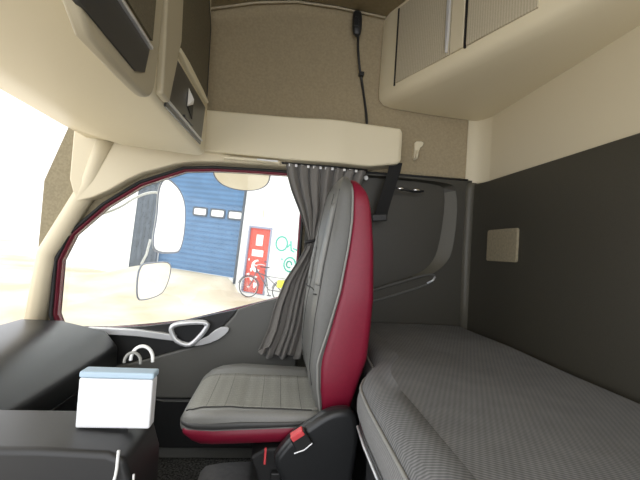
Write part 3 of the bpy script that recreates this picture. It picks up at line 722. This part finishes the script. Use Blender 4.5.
# bicycle leaning at the wall
bi = wthing('bicycle', 'dark city bicycle with a yellow bag leaning in front of the red door', 'bicycle', 0, 0, 0)
BD = -.32
def P(u, v, d=0): return (u, BD+d, v)
def wheel(uc, vc):
    r = .30
    t_ = wobj('wheel', tube(B(), [P(uc+r*math.cos(a), vc+r*math.sin(a)) for a in [2*PI*k/40 for k in range(40)]], .014, 8, True), 'tyre', bi, smooth=True)
    wobj('rim', tube(B(), [P(uc+(r-.025)*math.cos(a), vc+(r-.025)*math.sin(a)) for a in [2*PI*k/40 for k in range(40)]], .008, 6, True), 'silver', t_, smooth=True)
    bm = B()
    for k in range(16):
        a = 2*PI*k/16; tube(bm, [P(uc, vc, .01*(-1)**k), P(uc+(r-.03)*math.cos(a), vc+(r-.03)*math.sin(a))], .0025, 4)
    wobj('spokes', bm, 'silver', t_)
    wobj('hub', tube(B(), [P(uc, vc, -.05), P(uc, vc, .05)], .022, 10), 'silver', t_)
    wobj('mudguard', tube(B(), [P(uc+(r+.035)*math.cos(math.radians(a)), vc+(r+.035)*math.sin(math.radians(a))) for a in range(10, 171, 10)], .012, 6), 'darksteel', t_, smooth=True)
wheel(-.02, .32); wheel(1.05, .32)
bm = B()
for seg, r in (([P(.16, .86), P(.58, .36)], .018), ([P(.14, .93), P(.18, .78)], .02), ([P(.15, .78), P(.50, .70)], .016), ([P(.43, .88), P(.60, .32)], .016), ([P(.60, .32), P(1.05, .32)], .012), ([P(.48, .72), P(1.05, .32)], .011)): tube(bm, seg, r, 8)
wobj('frame', bm, 'darksteel', bi, smooth=True)
wobj('fork', tube(B(), [P(.17, .80), P(.08, .50), P(-.02, .32)], .014, 8), 'darksteel', bi, smooth=True)
wobj('handlebar', tube(B(), sm([P(.30, .98, -.27), P(.16, 1.0, -.22), P(.12, .96, 0), P(.16, 1.0, .22), P(.30, .98, .27)], 2, False), .013, 8), 'silver', bi, smooth=True)
wobj('saddle', loft(B(), [[P(u, v+dz, dy) for dy, dz in ((-w_, 0), (-w_*.8, .03), (w_*.8, .03), (w_, 0))] for u, v, w_ in ((.28, .93, .02), (.38, .93, .03), (.48, .93, .08), (.54, .94, .09))]), 'tyre', bi, bevel=.01)
wobj('chainring', tube(B(), [P(.60+.09*math.cos(a), .32+.09*math.sin(a), -.03) for a in [2*PI*k/20 for k in range(20)]], .01, 6, True), 'silver', bi)
bm = B(); tube(bm, [P(.60, .32, -.06), P(.68, .18, -.06)], .012, 6); box(bm, .64, .74, BD-.12, BD-.05, .16, .185); wobj('pedal_crank', bm, 'darksteel', bi)
wobj('luggage_rack', tube(B(), [P(.55, .70), P(1.2, .70), P(1.05, .36)], .010, 6), 'darksteel', bi)
wobj('yellow_bag', box(B(), .90, 1.16, BD-.13, BD-.04, .44, .66), 'yellow', bi, bevel=.03)
bi.matrix_world = Matrix.Translation(O+U*.10-V*.085) @ MW
# ------------------------------------------------------------ lorry mirrors outside the window
def mirror(name, label, pts, y, nrm, thick, cat='mirror'):
    # outline as it appears from the driver's eye, laid onto the tilted glass plane
    nrm = Vector(nrm).normalized(); cx = sum(p[0] for p in pts)/len(pts); cz_ = sum(p[1] for p in pts)/len(pts)
    c = Vector((cx, y, cz_)); t_ = thing(name, label, cat, tuple(c))
    P3 = []
    for p in sm(pts, 2):
        d = Vector((p[0], y, p[1]))-EYE; P3.append(EYE+d*((c-EYE).dot(nrm)/d.dot(nrm)))
    rg = [[c+(p-c)*s_-nrm*d for p in P3] for s_, d in ((1.0, 0), (1.02, .003), (1.02, thick*.3), (1.0, thick*.6), (.8, thick*.8), (.4, thick), (.1, thick*1.03))]
    obj('housing', loft(B(), rg), 'housing', t_, smooth=True)
    obj('edge_rim', tube(B(), [c+(p-c)*1.0+nrm*.002 for p in P3], .0035, 6, True), 'doorframe', t_, smooth=True)
    obj('glass', loft(B(), [[c+(p-c)*.965+nrm*.003 for p in P3], [c+(p-c)*.965-nrm*.01 for p in P3]]), 'mirror', t_)
    return t_
m1 = mirror('main_mirror', 'large tall exterior mirror seen at the left of the side window', [(-.70, 1.415), (-.655, 1.40), (-.60, 1.345), (-.566, 1.26), (-.560, 1.10), (-.575, 1.0), (-.60, .978), (-.72, .975), (-.735, 1.05), (-.72, 1.19), (-.725, 1.34)], 2.18, (1.25, -.45, -.03), .012)
m2 = mirror('wide_angle_mirror', 'smaller wide angle exterior mirror below the large mirror', [(-.735, .915), (-.622, .932), (-.622, .85), (-.640, .78), (-.665, .735), (-.75, .70), (-.80, .70), (-.80, .90)], 2.18, (1.25, -.50, -.30), .012)
obj('mirror_arm', tube(B(), sm([(-.98, 2.0, 1.15), (-.90, 2.08, 1.20), (-.84, 2.15, 1.28), (-.78, 2.22, 1.33), (-.72, 2.26, 1.33)], 2, False), .007, 8), 'white', m1, smooth=True)
obj('lower_arm', tube(B(), [(-.80, 2.22, .90), (-.775, 2.22, .96), (-.76, 2.22, 1.05)], .007, 8), 'white', m1, smooth=True)
m3 = mirror('kerb_mirror', 'rounded kerb mirror hanging above the passenger window outside', [(-.42, 1.50), (-.41, 1.44), (-.36, 1.395), (-.29, 1.375), (-.20, 1.372), (-.13, 1.392), (-.09, 1.43), (-.085, 1.50)], 2.14, (.05, -.6, -.8), .06)
obj('bracket', tube(B(), [(-.25, 2.24, 1.50), (-.25, 2.18, 1.62), (-.25, 1.93, 1.70)], .02, 8), 'housing', m3, smooth=True)
